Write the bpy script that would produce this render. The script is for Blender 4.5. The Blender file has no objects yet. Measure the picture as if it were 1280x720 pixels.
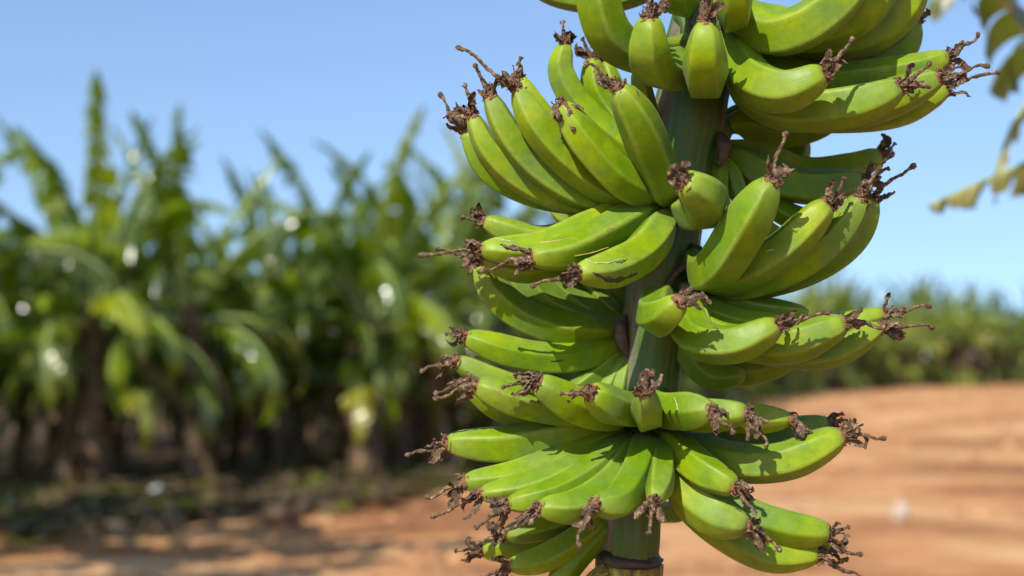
import bpy, math, random
import numpy as np
from mathutils import Vector, Matrix, Quaternion
from mathutils.bvhtree import BVHTree

sc = bpy.context.scene
COL = sc.collection
rad = math.radians

# ------------------------------------------------------------------ camera, sky, sun, exposure
F = 1778.0                       # focal length in photo pixels (50 mm on a 36 mm sensor)
CAM = Vector((0, 0, 1.12))
PITCH = rad(2.74)
cam_d = bpy.data.cameras.new('camera')
cam = bpy.data.objects.new('camera', cam_d); COL.objects.link(cam)
cam.location = CAM
cam.rotation_euler = (rad(90) + PITCH, 0, 0)
cam_d.lens = 50; cam_d.sensor_width = 36
cam_d.clip_start = 0.05; cam_d.clip_end = 3000
cam_d.dof.use_dof = True
cam_d.dof.focus_distance = 1.22
cam_d.dof.aperture_fstop = 3.4
cam_d.dof.aperture_blades = 9
sc.camera = cam

SUN_AZ = rad(27)                 # to the left of straight behind the camera
SUN_EL = rad(42)
sun_dir = Vector((-math.sin(SUN_AZ)*math.cos(SUN_EL), -math.cos(SUN_AZ)*math.cos(SUN_EL), math.sin(SUN_EL)))
w = bpy.data.worlds.new('World'); sc.world = w; w.use_nodes = True
nt = w.node_tree
sky = nt.nodes.new('ShaderNodeTexSky'); sky.sky_type = 'NISHITA'; sky.sun_disc = False
sky.sun_elevation = SUN_EL
sky.sun_rotation = math.atan2(sun_dir.x, sun_dir.y)
sky.air_density = 1.12; sky.dust_density = 0.8; sky.ozone_density = 3.4; sky.altitude = 50
bg = nt.nodes['Background']; bg.inputs['Strength'].default_value = 0.15
tc = nt.nodes.new('ShaderNodeTexCoord'); mp = nt.nodes.new('ShaderNodeMapping')
mp.inputs['Scale'].default_value = (1, 1, .85); mp.inputs['Location'].default_value = (0, 0, .15)   # thin, clear horizon air
nt.links.new(tc.outputs['Generated'], mp.inputs['Vector']); nt.links.new(mp.outputs[0], sky.inputs['Vector'])
nt.links.new(sky.outputs[0], bg.inputs['Color'])
sd = bpy.data.lights.new('sun', 'SUN'); sd.energy = 5.0; sd.angle = rad(0.53); sd.color = (1.0, 0.94, 0.82)
so = bpy.data.objects.new('sun', sd); COL.objects.link(so)
so.rotation_euler = (-sun_dir).to_track_quat('-Z', 'Y').to_euler()
sc.view_settings.view_transform = 'Standard'; sc.view_settings.look = 'None'
sc.view_settings.exposure = 0.41; sc.view_settings.gamma = 1.0
sc.view_settings.use_curve_mapping = False
sc.cycles.max_bounces = 8; sc.cycles.diffuse_bounces = 1; sc.cycles.transparent_max_bounces = 8
sc.cycles.sample_clamp_indirect = 6.0

# ------------------------------------------------------------------ helpers
U = 1.3 / F                      # one photo pixel at the stalk, in metres
cp, sp_ = math.cos(PITCH), math.sin(PITCH)
def at(px, py, D):               # photo pixel + distance (m) -> world
    x = (px-640)/F*D; up = (360-py)/F*D
    return Vector((x, D*cp - up*sp_, CAM.z + D*sp_ + up*cp))
def P(px, py, d):                # depth in pixels of the stalk plane, + is away from the camera
    return at(px, py, 1.3 + d*U)

def mat(name):
    m = bpy.data.materials.new(name); m.use_nodes = True
    n = m.node_tree.nodes; n.clear()
    out = n.new('ShaderNodeOutputMaterial'); b = n.new('ShaderNodeBsdfPrincipled')
    m.node_tree.links.new(b.outputs[0], out.inputs[0])
    return m, m.node_tree, b, out
def N(t, kind, **kw):
    n = t.nodes.new(kind)
    for k, v in kw.items():
        if k in n.inputs: n.inputs[k].default_value = v
        else: setattr(n, k, v)
    return n
def ramp(t, fac, stops, interp='LINEAR'):
    r = t.nodes.new('ShaderNodeValToRGB'); r.color_ramp.interpolation = interp
    e = r.color_ramp.elements
    e[0].position = stops[0][0]; e[0].color = (*stops[0][1], 1)
    e[1].position = stops[-1][0]; e[1].color = (*stops[-1][1], 1)
    for p, c in stops[1:-1]:
        k = e.new(p); k.color = (*c, 1)
    if fac is not None: t.links.new(fac, r.inputs[0])
    return r.outputs[0]
def mixc(t, a, b, f, mode='MIX'):
    m = t.nodes.new('ShaderNodeMix'); m.data_type = 'RGBA'; m.blend_type = mode
    for s, v in ((m.inputs[0], f), (m.inputs[6], a), (m.inputs[7], b)):
        if hasattr(v, 'is_output') or hasattr(v, 'links'): t.links.new(v, s)
        elif isinstance(v, (int, float)): s.default_value = v
        else: s.default_value = (*v, 1)
    return m.outputs[2]
def math_(t, op, a, b=None, clamp=False):
    m = t.nodes.new('ShaderNodeMath'); m.operation = op; m.use_clamp = clamp
    for i, v in enumerate((a, b)):
        if v is None: continue
        if isinstance(v, (int, float)): m.inputs[i].default_value = v
        else: t.links.new(v, m.inputs[i])
    return m.outputs[0]
def noise(t, vec, scale, detail=4, rough=0.55, dist=0):
    n = N(t, 'ShaderNodeTexNoise', Scale=scale, Detail=detail, Roughness=rough, Distortion=dist)
    if vec is not None: t.links.new(vec, n.inputs['Vector'])
    return n.outputs['Fac']
def mapping(t, vec, scale=(1, 1, 1)):
    m = t.nodes.new('ShaderNodeMapping'); m.inputs['Scale'].default_value = scale
    t.links.new(vec, m.inputs['Vector']); return m.outputs[0]
def bump(t, h, strength, dist, b):
    n = N(t, 'ShaderNodeBump', Strength=strength, Distance=dist)
    t.links.new(h, n.inputs['Height']); t.links.new(n.outputs[0], b.inputs['Normal'])

class MB:                        # collects vertices, faces, uvs and builds ONE mesh
    def __init__(s): s.v = []; s.f = []; s.uv = []; s.sm = []; s.mi = []
    def add(s, verts, faces, uvs=None, smooth=True, mi=0):
        o = len(s.v); s.v.extend([tuple(p) for p in verts])
        for i, f in enumerate(faces):
            s.f.append(tuple(o+k for k in f)); s.sm.append(smooth); s.mi.append(mi)
            s.uv.extend(uvs[i] if uvs else [(0, 0)]*len(f))
    def mesh(s, name, mats, origin=None):
        me = bpy.data.meshes.new(name)
        v = s.v if origin is None else [(a-origin[0], b-origin[1], c-origin[2]) for a, b, c in s.v]
        me.from_pydata(v, [], s.f)
        me.uv_layers.new(name='UVMap')
        me.uv_layers[0].data.foreach_set('uv', np.array(s.uv, dtype=np.float32).ravel())
        me.polygons.foreach_set('use_smooth', s.sm)
        for m in (mats if isinstance(mats, (list, tuple)) else [mats]): me.materials.append(m)
        me.polygons.foreach_set('material_index', s.mi)
        me.update(); return me
def link(name, me, parent=None, loc=(0, 0, 0)):
    o = bpy.data.objects.new(name, me); COL.objects.link(o); o.location = loc
    if parent: o.parent = parent
    return o
def tag(o, label=None, cat=None, group=None, kind=None):
    for k, v in (('label', label), ('category', cat), ('group', group), ('kind', kind)):
        if v: o[k] = v
    return o
def empty(name, loc, rz=0):
    o = bpy.data.objects.new(name, None); COL.objects.link(o); o.location = loc
    o.rotation_euler = (0, 0, rz); o.empty_display_size = 0.1
    return o

def spline(pts, n, over=24):     # centripetal-ish Catmull-Rom, resampled by arc length
    p = np.array([tuple(q) for q in pts], dtype=float)
    p = np.vstack([2*p[0]-p[1], p, 2*p[-1]-p[-2]])
    out = []
    for i in range(1, len(p)-2):
        p0, p1, p2, p3 = p[i-1:i+3]
        t0 = 0; t1 = t0+np.linalg.norm(p1-p0)**.5+1e-9; t2 = t1+np.linalg.norm(p2-p1)**.5+1e-9; t3 = t2+np.linalg.norm(p3-p2)**.5+1e-9
        for t in np.linspace(t1, t2, over, endpoint=False):
            a1 = (t1-t)/(t1-t0)*p0+(t-t0)/(t1-t0)*p1; a2 = (t2-t)/(t2-t1)*p1+(t-t1)/(t2-t1)*p2
            a3 = (t3-t)/(t3-t2)*p2+(t-t2)/(t3-t2)*p3
            b1 = (t2-t)/(t2-t0)*a1+(t-t0)/(t2-t0)*a2; b2 = (t3-t)/(t3-t1)*a2+(t-t1)/(t3-t1)*a3
            out.append((t2-t)/(t2-t1)*b1+(t-t1)/(t2-t1)*b2)
    out.append(p[-2]); out = np.array(out)
    s = np.concatenate([[0], np.cumsum(np.linalg.norm(np.diff(out, axis=0), axis=1))])
    q = np.linspace(0, s[-1], n)
    return np.stack([np.interp(q, s, out[:, k]) for k in range(3)], 1), s[-1]
def frames(c, ref):
    t = np.gradient(c, axis=0); t /= np.linalg.norm(t, axis=1)[:, None]+1e-12
    n = np.zeros_like(c); b = np.zeros_like(c)
    r = np.array(ref, float)
    for i in range(len(c)):
        r = r - t[i]*np.dot(r, t[i])
        if np.linalg.norm(r) < 1e-6: r = np.array((t[i][1], -t[i][0], .1)); r -= t[i]*np.dot(r, t[i])
        r /= np.linalg.norm(r); n[i] = r; b[i] = np.cross(t[i], r)
    return t, n, b
def tube(mb, c, radii, k=8, ref=(0.2, 0.1, 1), sect=None, flat=1.0, cap=True, mi=0, jitter=0, rng=None, vr=(0, 1)):
    c = np.asarray(c, float); m = len(c); t, n, b = frames(c, ref)
    th = np.linspace(0, 2*math.pi, k, endpoint=False)
    verts = []
    for i in range(m):
        s = np.ones(k) if sect is None else sect(th, i/(m-1))
        if jitter: s = s*(1+jitter*(np.array([rng.random() for _ in range(k)])-.5)*2)
        rr = radii[i] if hasattr(radii, '__len__') else radii
        for j in range(k):
            verts.append(c[i]+rr*s[j]*(math.cos(th[j])*n[i]*flat+math.sin(th[j])*b[i]))
    faces = []; uvs = []
    for i in range(m-1):
        for j in range(k):
            j2 = (j+1) % k
            faces.append((i*k+j, i*k+j2, (i+1)*k+j2, (i+1)*k+j))
            u0, u1 = j/k, (j+1)/k; v0 = vr[0]+(vr[1]-vr[0])*i/(m-1); v1 = vr[0]+(vr[1]-vr[0])*(i+1)/(m-1)
            uvs.append([(u0, v0), (u1, v0), (u1, v1), (u0, v1)])
    if cap:
        faces.append(tuple(range(k-1, -1, -1))); uvs.append([(j/k, vr[0]) for j in range(k-1, -1, -1)])
        faces.append(tuple((m-1)*k+j for j in range(k))); uvs.append([(j/k, vr[1]) for j in range(k)])
    mb.add(verts, faces, uvs, True, mi)

# ------------------------------------------------------------------ materials
def banana_material():
    m, t, b, out = mat('green_banana_skin')
    uv = t.nodes.new('ShaderNodeUVMap').outputs[0]
    sep = t.nodes.new('ShaderNodeSeparateXYZ'); t.links.new(uv, sep.inputs[0])
    v = sep.outputs['Y']; u = sep.outputs['X']
    geo = t.nodes.new('ShaderNodeNewGeometry').outputs['Position']
    oi = t.nodes.new('ShaderNodeObjectInfo').outputs['Random']
    big = noise(t, geo, 26, 3)
    base = ramp(t, big, [(.3, (.100, .200, .001)), (.55, (.190, .280, .001)), (.75, (.285, .345, .001))])
    # lengthwise fine streaks
    st = noise(t, mapping(t, uv, (46, 2.2, 1)), 1.0, 5, .6)
    base = mixc(t, base, (.19, .25, .006), math_(t, 'MULTIPLY', ramp(t, st, [(.48, (0, 0, 0)), (.75, (1, 1, 1))]), .35))
    # every fruit its own tone
    base = mixc(t, base, (.055, .135, .004), math_(t, 'MULTIPLY', oi, .5))
    # pale yellowish shoulder at the flower end, pale neck
    endm = ramp(t, v, [(0, (1, 1, 1)), (.10, (.35, .35, .35)), (.25, (0, 0, 0)), (.84, (0, 0, 0)), (1, (.85, .85, .85))])
    base = mixc(t, base, (.27, .33, .03), math_(t, 'MULTIPLY', endm, .55))
    # waxy grey-green bloom in soft patches
    bl = noise(t, geo, 17, 4, .6, .4)
    bloom = ramp(t, bl, [(.47, (0, 0, 0)), (.66, (1, 1, 1))])
    base = mixc(t, base, (.12, .19, .045), math_(t, 'MULTIPLY', bloom, .65))
    # five edges: a slightly darker line with brown scuffs
    fr = math_(t, 'ABSOLUTE', math_(t, 'SUBTRACT', math_(t, 'FRACT', math_(t, 'MULTIPLY', u, 5.0)), .5))
    edge = ramp(t, fr, [(.42, (0, 0, 0)), (.49, (1, 1, 1))])
    sc_ = ramp(t, noise(t, mapping(t, uv, (9, 9, 1)), 1.3, 6, .7), [(.66, (0, 0, 0)), (.71, (1, 1, 1))])
    scm = noise(t, geo, 30, 2)
    scm = ramp(t, scm, [(.55, (0, 0, 0)), (.62, (1, 1, 1))])
    scar = math_(t, 'MULTIPLY', math_(t, 'MULTIPLY', sc_, scm), .55)
    base = mixc(t, base, (.13, .085, .035), scar)
    ra = t.nodes.new('ShaderNodeAttribute'); ra.attribute_name = 'ridge'
    rg_ = ramp(t, ra.outputs['Fac'], [(.45, (0, 0, 0)), (.95, (1, 1, 1))])
    base = mixc(t, base, (.25, .31, .045), math_(t, 'MULTIPLY', rg_, .42))
    rb_ = ramp(t, noise(t, geo, 42, 5, .75), [(.56, (0, 0, 0)), (.66, (1, 1, 1))])
    base = mixc(t, base, (.12, .095, .035), math_(t, 'MULTIPLY', math_(t, 'MULTIPLY', rg_, rb_), .6))
    mot = noise(t, geo, 95, 5, .7)
    base = mixc(t, base, (.05, .11, .004), math_(t, 'MULTIPLY', ramp(t, mot, [(.42, (0, 0, 0)), (.70, (1, 1, 1))]), .38))
    # freckles
    vo = N(t, 'ShaderNodeTexVoronoi', Scale=330.0); t.links.new(geo, vo.inputs['Vector'])
    dot = ramp(t, vo.outputs['Distance'], [(.07, (1, 1, 1)), (.13, (0, 0, 0))])
    dm = ramp(t, noise(t, geo, 60, 2), [(.56, (0, 0, 0)), (.64, (1, 1, 1))])
    base = mixc(t, base, (.06, .06, .02), math_(t, 'MULTIPLY', math_(t, 'MULTIPLY', dot, dm), .8))
    # greyish-brown rub marks and latex runs along the fruit
    ab = ramp(t, noise(t, mapping(t, uv, (7, 2.6, 1)), 2.2, 7, .75, .8), [(.57, (0, 0, 0)), (.70, (1, 1, 1))])
    am = ramp(t, noise(t, geo, 22, 3), [(.50, (0, 0, 0)), (.60, (1, 1, 1))])
    base = mixc(t, base, (.17, .165, .06), math_(t, 'MULTIPLY', math_(t, 'MULTIPLY', ab, am), .55))
    # scuffs
    sf = ramp(t, noise(t, geo, 75, 6, .7, 1.2), [(.655, (0, 0, 0)), (.70, (1, 1, 1))])
    base = mixc(t, base, (.10, .065, .03), math_(t, 'MULTIPLY', sf, .7))
    t.links.new(base, b.inputs['Base Color'])
    r = ramp(t, bl, [(.3, (.40,)*3), (.7, (.58,)*3)])
    t.links.new(r, b.inputs['Roughness'])
    b.inputs['Specular IOR Level'].default_value = .24
    b.inputs['Subsurface Weight'].default_value = .02
    b.inputs['Subsurface Radius'].default_value = (.6, 1.0, .15)
    b.inputs['Subsurface Scale'].default_value = .006
    b.inputs['Sheen Weight'].default_value = .04
    b.inputs['Sheen Roughness'].default_value = .4
    b.inputs['Sheen Tint'].default_value = (.9, 1, .8, 1)
    h = math_(t, 'ADD', math_(t, 'MULTIPLY', st, .5), noise(t, geo, 120, 3))
    bump(t, h, .4, .0007, b)
    return m
def stalk_material():
    m, t, b, out = mat('bunch_stalk_skin')
    uv = t.nodes.new('ShaderNodeUVMap').outputs[0]
    sep = t.nodes.new('ShaderNodeSeparateXYZ'); t.links.new(uv, sep.inputs[0])
    geo = t.nodes.new('ShaderNodeNewGeometry').outputs['Position']
    st = noise(t, mapping(t, uv, (60, 3, 1)), 1, 5, .6)
    n1 = noise(t, mapping(t, geo, (1, 1, .35)), 14, 4, .6)
    base = ramp(t, n1, [(.3, (.022, .070, .004)), (.6, (.052, .125, .007)), (.8, (.09, .155, .02))])
    base = mixc(t, base, (.085, .125, .035), math_(t, 'MULTIPLY', ramp(t, st, [(.45, (0, 0, 0)), (.7, (1, 1, 1))]), .55))
    # mauve-brown weathered band on one flank, stronger up high
    du = math_(t, 'ABSOLUTE', math_(t, 'SUBTRACT', sep.outputs['X'], .42))
    du2 = math_(t, 'ABSOLUTE', math_(t, 'SUBTRACT', sep.outputs['X'], .04))
    du = math_(t, 'MINIMUM', du, math_(t, 'ADD', du2, .045))
    band = ramp(t, math_(t, 'ADD', du, math_(t, 'MULTIPLY', math_(t, 'SUBTRACT', n1, .5), .10)), [(.04, (1, 1, 1)), (.085, (0, 0, 0))])
    base = mixc(t, base, (.19, .15, .11), math_(t, 'MULTIPLY', band, .8))
    rn = noise(t, mapping(t, uv, (3, 5, 1)), 1.6, 5, .6, 1.5)
    ln = ramp(t, math_(t, 'ABSOLUTE', math_(t, 'SUBTRACT', rn, .5)), [(.0, (1, 1, 1)), (.014, (0, 0, 0))])
    base = mixc(t, base, (.07, .045, .02), math_(t, 'MULTIPLY', ln, .6))
    bl2 = ramp(t, noise(t, geo, 55, 5, .7), [(.58, (0, 0, 0)), (.66, (1, 1, 1))])
    base = mixc(t, base, (.10, .075, .035), math_(t, 'MULTIPLY', bl2, .5))
    t.links.new(base, b.inputs['Base Color'])
    b.inputs['Roughness'].default_value = .5
    b.inputs['Subsurface Weight'].default_value = .05; b.inputs['Subsurface Scale'].default_value = .005
    bump(t, st, .5, .0015, b)
    return m
def brown_material(name, c0, c1, c2, scale=120, rough=.75, bs=.8, bd=.001):
    m, t, b, out = mat(name)
    geo = t.nodes.new('ShaderNodeNewGeometry').outputs['Position']
    n1 = noise(t, geo, scale, 6, .68, .5)
    base = ramp(t, n1, [(.3, c0), (.5, c1), (.7, c2)])
    t.links.new(base, b.inputs['Base Color']); b.inputs['Roughness'].default_value = rough
    bump(t, noise(t, geo, scale*3, 5, .7), bs, bd, b)
    return m
M_BAN = banana_material()
M_STALK = stalk_material()
M_FLOWER = brown_material('dried_flower_brown', (.010, .006, .003), (.095, .052, .026), (.38, .26, .145), 260, .7, 1, .0012)
M_STUB = brown_material('dried_flower_rust', (.05, .016, .009), (.18, .075, .030), (.34, .18, .08), 420, .6, 1, .001)
M_SCARB = brown_material('bract_scar_mauve', (.030, .016, .013), (.075, .042, .035), (.13, .10, .05), 150, .6, .5, .0008)
M_BLACKSCAR = brown_material('dark_skin_scar', (.016, .012, .009), (.035, .026, .018), (.07, .05, .03), 160, .55, .5, .0006)
M_SAP = brown_material('dried_sap_pale', (.30, .30, .11), (.42, .42, .20), (.55, .52, .32), 160, .5, .2, .0003)
M_SAPY = brown_material('dried_sap_yellow', (.26, .19, .04), (.36, .28, .07), (.42, .36, .12), 160, .5, .2, .0003)

# ------------------------------------------------------------------ the ground
EDGE = [(-9.0, 8.2), (-3.9, 9.4), (-2.4, 10.4), (-0.9, 12.2), (0.2, 16), (2.6, 24), (5.9, 36), (11.5, 47), (19, 54), (40, 60), (90, 66)]
def edge_y(x):
    return float(np.interp(x, [e[0] for e in EDGE], [e[1] for e in EDGE]))
def edge_dist(x, y):             # >0 inside the plantation
    best = 1e9
    for (x0, y0), (x1, y1) in zip(EDGE[:-1], EDGE[1:]):
        dx, dy = x1-x0, y1-y0; L2 = dx*dx+dy*dy
        k = max(0, min(1, ((x-x0)*dx+(y-y0)*dy)/L2))
        best = min(best, math.hypot(x-x0-k*dx, y-y0-k*dy))
    return best if y > edge_y(x) else -best
def ground_material():
    m, t, b, out = mat('orange_dirt')
    geo = t.nodes.new('ShaderNodeNewGeometry').outputs['Position']
    n1 = noise(t, mapping(t, geo, (.6, 1, 1)), .55, 6, .62, .5)
    n2 = noise(t, geo, 7, 6, .65)
    n3 = noise(t, mapping(t, geo, (.35, 1.6, 1)), .8, 4, .6)
    base = ramp(t, n1, [(.38, (.30, .118, .046)), (.5, (.54, .260, .105)), (.62, (.68, .40, .20))])
    base = mixc(t, base, (.36, .19, .10), math_(t, 'MULTIPLY', ramp(t, n3, [(.52, (0, 0, 0)), (.68, (1, 1, 1))]), .5))
    base = mixc(t, base, (.62, .36, .17), math_(t, 'MULTIPLY', ramp(t, n2, [(.5, (0, 0, 0)), (.72, (1, 1, 1))]), .45))
    # humus under the plants, carried as a vertex layer made from the row's edge
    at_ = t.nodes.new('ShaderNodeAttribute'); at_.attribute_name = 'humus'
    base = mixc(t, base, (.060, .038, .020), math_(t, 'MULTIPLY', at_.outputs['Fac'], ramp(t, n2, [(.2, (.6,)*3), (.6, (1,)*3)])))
    t.links.new(base, b.inputs['Base Color']); b.inputs['Roughness'].default_value = .95
    b.inputs['Specular IOR Level'].default_value = .2
    bump(t, math_(t, 'ADD', n2, noise(t, geo, 28, 5, .7)), 0.7, .04, b)
    return m
def build_ground():
    rng = random.Random(4)
    xs = np.concatenate([[-2500, -600, -150, -60], np.arange(-30, 40, .5), [60, 110, 200, 600, 2500]])
    ys = np.concatenate([[-800, -100, -20], np.arange(-4, 62, .5), [75, 100, 160, 400, 1200, 2800]])
    V = []; hum = []
    for y in ys:
        for x in xs:
            z = 0
            if -30 < x < 40 and 2 < y < 60:
                z = .035*math.sin(x*.9+math.sin(y*.7))*math.sin(y*.8+1)+.02*rng.random()
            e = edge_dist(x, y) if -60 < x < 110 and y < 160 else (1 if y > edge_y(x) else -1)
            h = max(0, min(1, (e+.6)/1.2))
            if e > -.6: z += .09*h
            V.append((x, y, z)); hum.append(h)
    nx = len(xs); Fc = [(j*nx+i, j*nx+i+1, (j+1)*nx+i+1, (j+1)*nx+i) for j in range(len(ys)-1) for i in range(nx-1)]
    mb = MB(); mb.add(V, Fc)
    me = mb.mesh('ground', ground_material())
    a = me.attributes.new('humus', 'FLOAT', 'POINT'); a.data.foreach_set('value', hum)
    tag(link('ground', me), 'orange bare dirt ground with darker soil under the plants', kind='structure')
build_ground()

# ------------------------------------------------------------------ banana plants
def leaf_material(name, c0, c1, c2, tr=.32, rough=.30, spec=1.0):
    m, t, b, out = mat(name)
    geo = t.nodes.new('ShaderNodeNewGeometry').outputs['Position']
    oi = t.nodes.new('ShaderNodeObjectInfo').outputs['Random']
    n1 = noise(t, geo, 3.2, 5, .6)
    base = ramp(t, math_(t, 'ADD', math_(t, 'MULTIPLY', n1, .6), math_(t, 'MULTIPLY', oi, .4)), [(.36, c0), (.52, c1), (.68, c2)])
    uv = t.nodes.new('ShaderNodeUVMap').outputs[0]
    st = noise(t, mapping(t, uv, (1.2, 60, 1)), 1, 3, .5)
    base = mixc(t, base, c2, math_(t, 'MULTIPLY', st, .25))
    t.links.new(base, b.inputs['Base Color'])
    b.inputs['Roughness'].default_value = rough
    b.inputs['Specular IOR Level'].default_value = spec
    sy = t.nodes.new('ShaderNodeSeparateXYZ'); t.links.new(uv, sy.inputs[0])
    # ribs
    wv = math_(t, 'SINE', math_(t, 'ADD', math_(t, 'MULTIPLY', sy.outputs['Y'], 2*math.pi*24), math_(t, 'MULTIPLY', noise(t, geo, 4, 1), 9)))
    bump(t, math_(t, 'ADD', math_(t, 'MULTIPLY', wv, .06), noise(t, geo, 7, 1)), 1.0, .006, b)
    tl = t.nodes.new('ShaderNodeBsdfTranslucent')
    t.links.new(mixc(t, base, (.50, .70, .005), .5), tl.inputs['Color'])
    mx = t.nodes.new('ShaderNodeMixShader'); mx.inputs[0].default_value = tr
    t.links.new(b.outputs[0], mx.inputs[1]); t.links.new(tl.outputs[0], mx.inputs[2])
    t.links.new(mx.outputs[0], out.inputs[0])
    return m
M_LEAF = leaf_material('banana_leaf_green', (.006, .020, .002), (.036, .080, .003), (.24, .31, .007), .45, .15)
M_LEAFB = leaf_material('young_leaf_bright', (.03, .07, .003), (.11, .18, .005), (.32, .36, .010), .5, .16)
M_LEAFY = leaf_material('banana_leaf_yellowing', (.06, .10, .008), (.14, .17, .010), (.27, .24, .015), .42, .26)
M_DEAD = leaf_material('dead_banana_leaf', (.035, .020, .010), (.10, .055, .026), (.24, .15, .075), .12, .7)
M_RIB = brown_material('leaf_midrib', (.16, .24, .06), (.28, .36, .13), (.40, .46, .24), 18, .4, .2, .002)
M_TRUNK = brown_material('banana_pseudostem', (.035, .018, .009), (.11, .055, .025), (.20, .15, .05), 9, .65, .7, .01)

def leaf_mesh(seed, L=1.9, W=.27, rise=1.1, droop=1.0, tear=.5, mats=None, fold=.25, nseg=52, pet=.22):
    """one leaf growing from the origin along +X: midrib curve, blade torn into strips."""
    r = random.Random(seed); mb = MB()
    n = nseg; c = []
    ang = rise; x = z = y = 0; st = L/n; yaw = 0
    for i in range(n+1):
        c.append((x, y, z)); t = i/n
        ang -= droop*(.35+1.9*t**1.5)/n*1.35
        yaw += r.uniform(-.02, .02)
        x += st*math.cos(ang)*math.cos(yaw); y += st*math.cos(ang)*math.sin(yaw); z += st*math.sin(ang)
    c = np.array(c)
    tube(mb, c, [max(.0025, .019*(1-t)**.8) for t in np.linspace(0, 1, n+1)], 6, (0, 0, 1), mi=1)
    T, Nn, B = frames(c, (0, 0, 1))
    for side in (1, -1):
        i = int(pet*n); strip_ang = 0; 
        while i < n:
            ln = max(1, int(r.choice([1, 2, 3, 5, 8, 11])*(1.5-tear)))
            j = min(n, i+ln); k = 6
            sag = r.uniform(.0, 2.0)*tear+fold; sweep = r.uniform(.15, .45)
            gap = r.uniform(.05, .30)*tear
            V = []; stw = 1-r.uniform(0, .45)*tear
            for a, frac in ((i, 0.0), ) + tuple((q, 0.0) for q in range(i+1, j+1)):
                t = (a-pet*n)/(n-pet*n); t = min(1, max(0, t))
                wd = W*(math.sin(math.pi*min(1, t**.62*.97+.03))**.75)+.01
                wd *= r.uniform(.94, 1.03)*stw
                shrink = 1.0
                for q in range(k+1):
                    s = q/k; off = s*wd
                    down = sag*off*s*.9
                    pull = sweep*off
                    if a == j and j < n: pull -= gap*off*.7
                    if a == i and i > pet*n: pull += gap*off*.7
                    wob = .012*math.sin(q*1.7+a*1.3+seed)*s
                    p = c[a]+B[a]*side*off*math.cos(min(1.2, sag*s*.8))+T[a]*pull-np.array((0, 0, 1))*down*.75+Nn[a]*(.10*off*(1-s)+wob)
                    V.append(p)
            m_ = j-i+1
            Fc = []; UV = []
            for a in range(m_-1):
                for q in range(k):
                    Fc.append((a*(k+1)+q, a*(k+1)+q+1, (a+1)*(k+1)+q+1, (a+1)*(k+1)+q))
                    v0, v1 = (i+a)/n, (i+a+1)/n
                    UV.append([(q/k, v0), ((q+1)/k, v0), ((q+1)/k, v1), (q/k, v1)])
            mb.add(V, Fc, UV, True, 0)
            i = j
    return mb.mesh('banana_leaf', mats or [M_LEAF, M_RIB])
LEAVES_UP = [leaf_mesh(10+i, L=1.75+.12*(i % 3), W=.20+.02*i, rise=1.38, droop=.25+.18*i, tear=.8, fold=.38, mats=[M_LEAFB if i % 2 else M_LEAF, M_RIB]) for i in range(4)]
LEAVES_MID = [leaf_mesh(30+i, L=1.9+.1*(i % 3), W=.25, rise=1.12-.06*i, droop=1.2+.25*i, tear=.6+.12*(i % 4), fold=.25) for i in range(5)]
LEAVES_LOW = [leaf_mesh(50+i, L=1.65, W=.25, rise=.6-.12*i, droop=1.4+.15*i, tear=.7, fold=.3, mats=[[M_LEAFB, M_LEAF, M_LEAFY][i % 3], M_RIB]) for i in range(5)]
DEADS = [leaf_mesh(70+i, L=1.35, W=.15, rise=-.6-.2*i, droop=.85, tear=.95, fold=.8, mats=[M_DEAD, M_DEAD]) for i in range(3)]
M_LEAFFAR = leaf_material('distant_leaf', (.020, .045, .003), (.060, .095, .005), (.22, .25, .02), .4, .5, .35)
def stem_mesh(seed, H=1.55, R=.12, lean=.05):
    r = random.Random(seed); mb = MB()
    n = 16; c = [(lean*(i/n)**1.5*H, .02*math.sin(i*.7+seed), H*i/n) for i in range(n+1)]
    tube(mb, c, [R*(1.12-.55*i/n)+.008*math.sin(i*2.1+seed) for i in range(n+1)], 14, (1, 0, 0))
    # peeling sheaths: overlapping curled flaps all the way up
    for q in range(16):
        a = r.uniform(0, 6.28); z0 = r.uniform(.15, H*.9); ln = r.uniform(.25, .6); w_ = r.uniform(.05, .10)
        V = []; m_ = 6
        for i in range(m_+1):
            t = i/m_; zz = z0-ln*t; Rr = R*(1.12-.55*max(0, zz)/H)+.012+.07*t*t*r.uniform(.4, 1.4)
            for s in (-1, 0, 1):
                aa = a+s*w_/R*(1-.5*t)
                V.append((Rr*math.cos(aa)+lean*(max(0, zz)/H)**1.5*H, Rr*math.sin(aa), max(.02, zz)))
        Fc = [(i*3+s, i*3+s+1, (i+1)*3+s+1, (i+1)*3+s) for i in range(m_) for s in (0, 1)]
        mb.add(V, Fc, None, True, r.choice([0, 0, 1]))
    return mb.mesh('pseudostem', [M_TRUNK, M_DEAD])
STEMS = [stem_mesh(90+i, 1.45+.12*i, .11+.01*i, .03*i) for i in range(4)]
LEAN = [0.03*i for i in range(4)]

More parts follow.
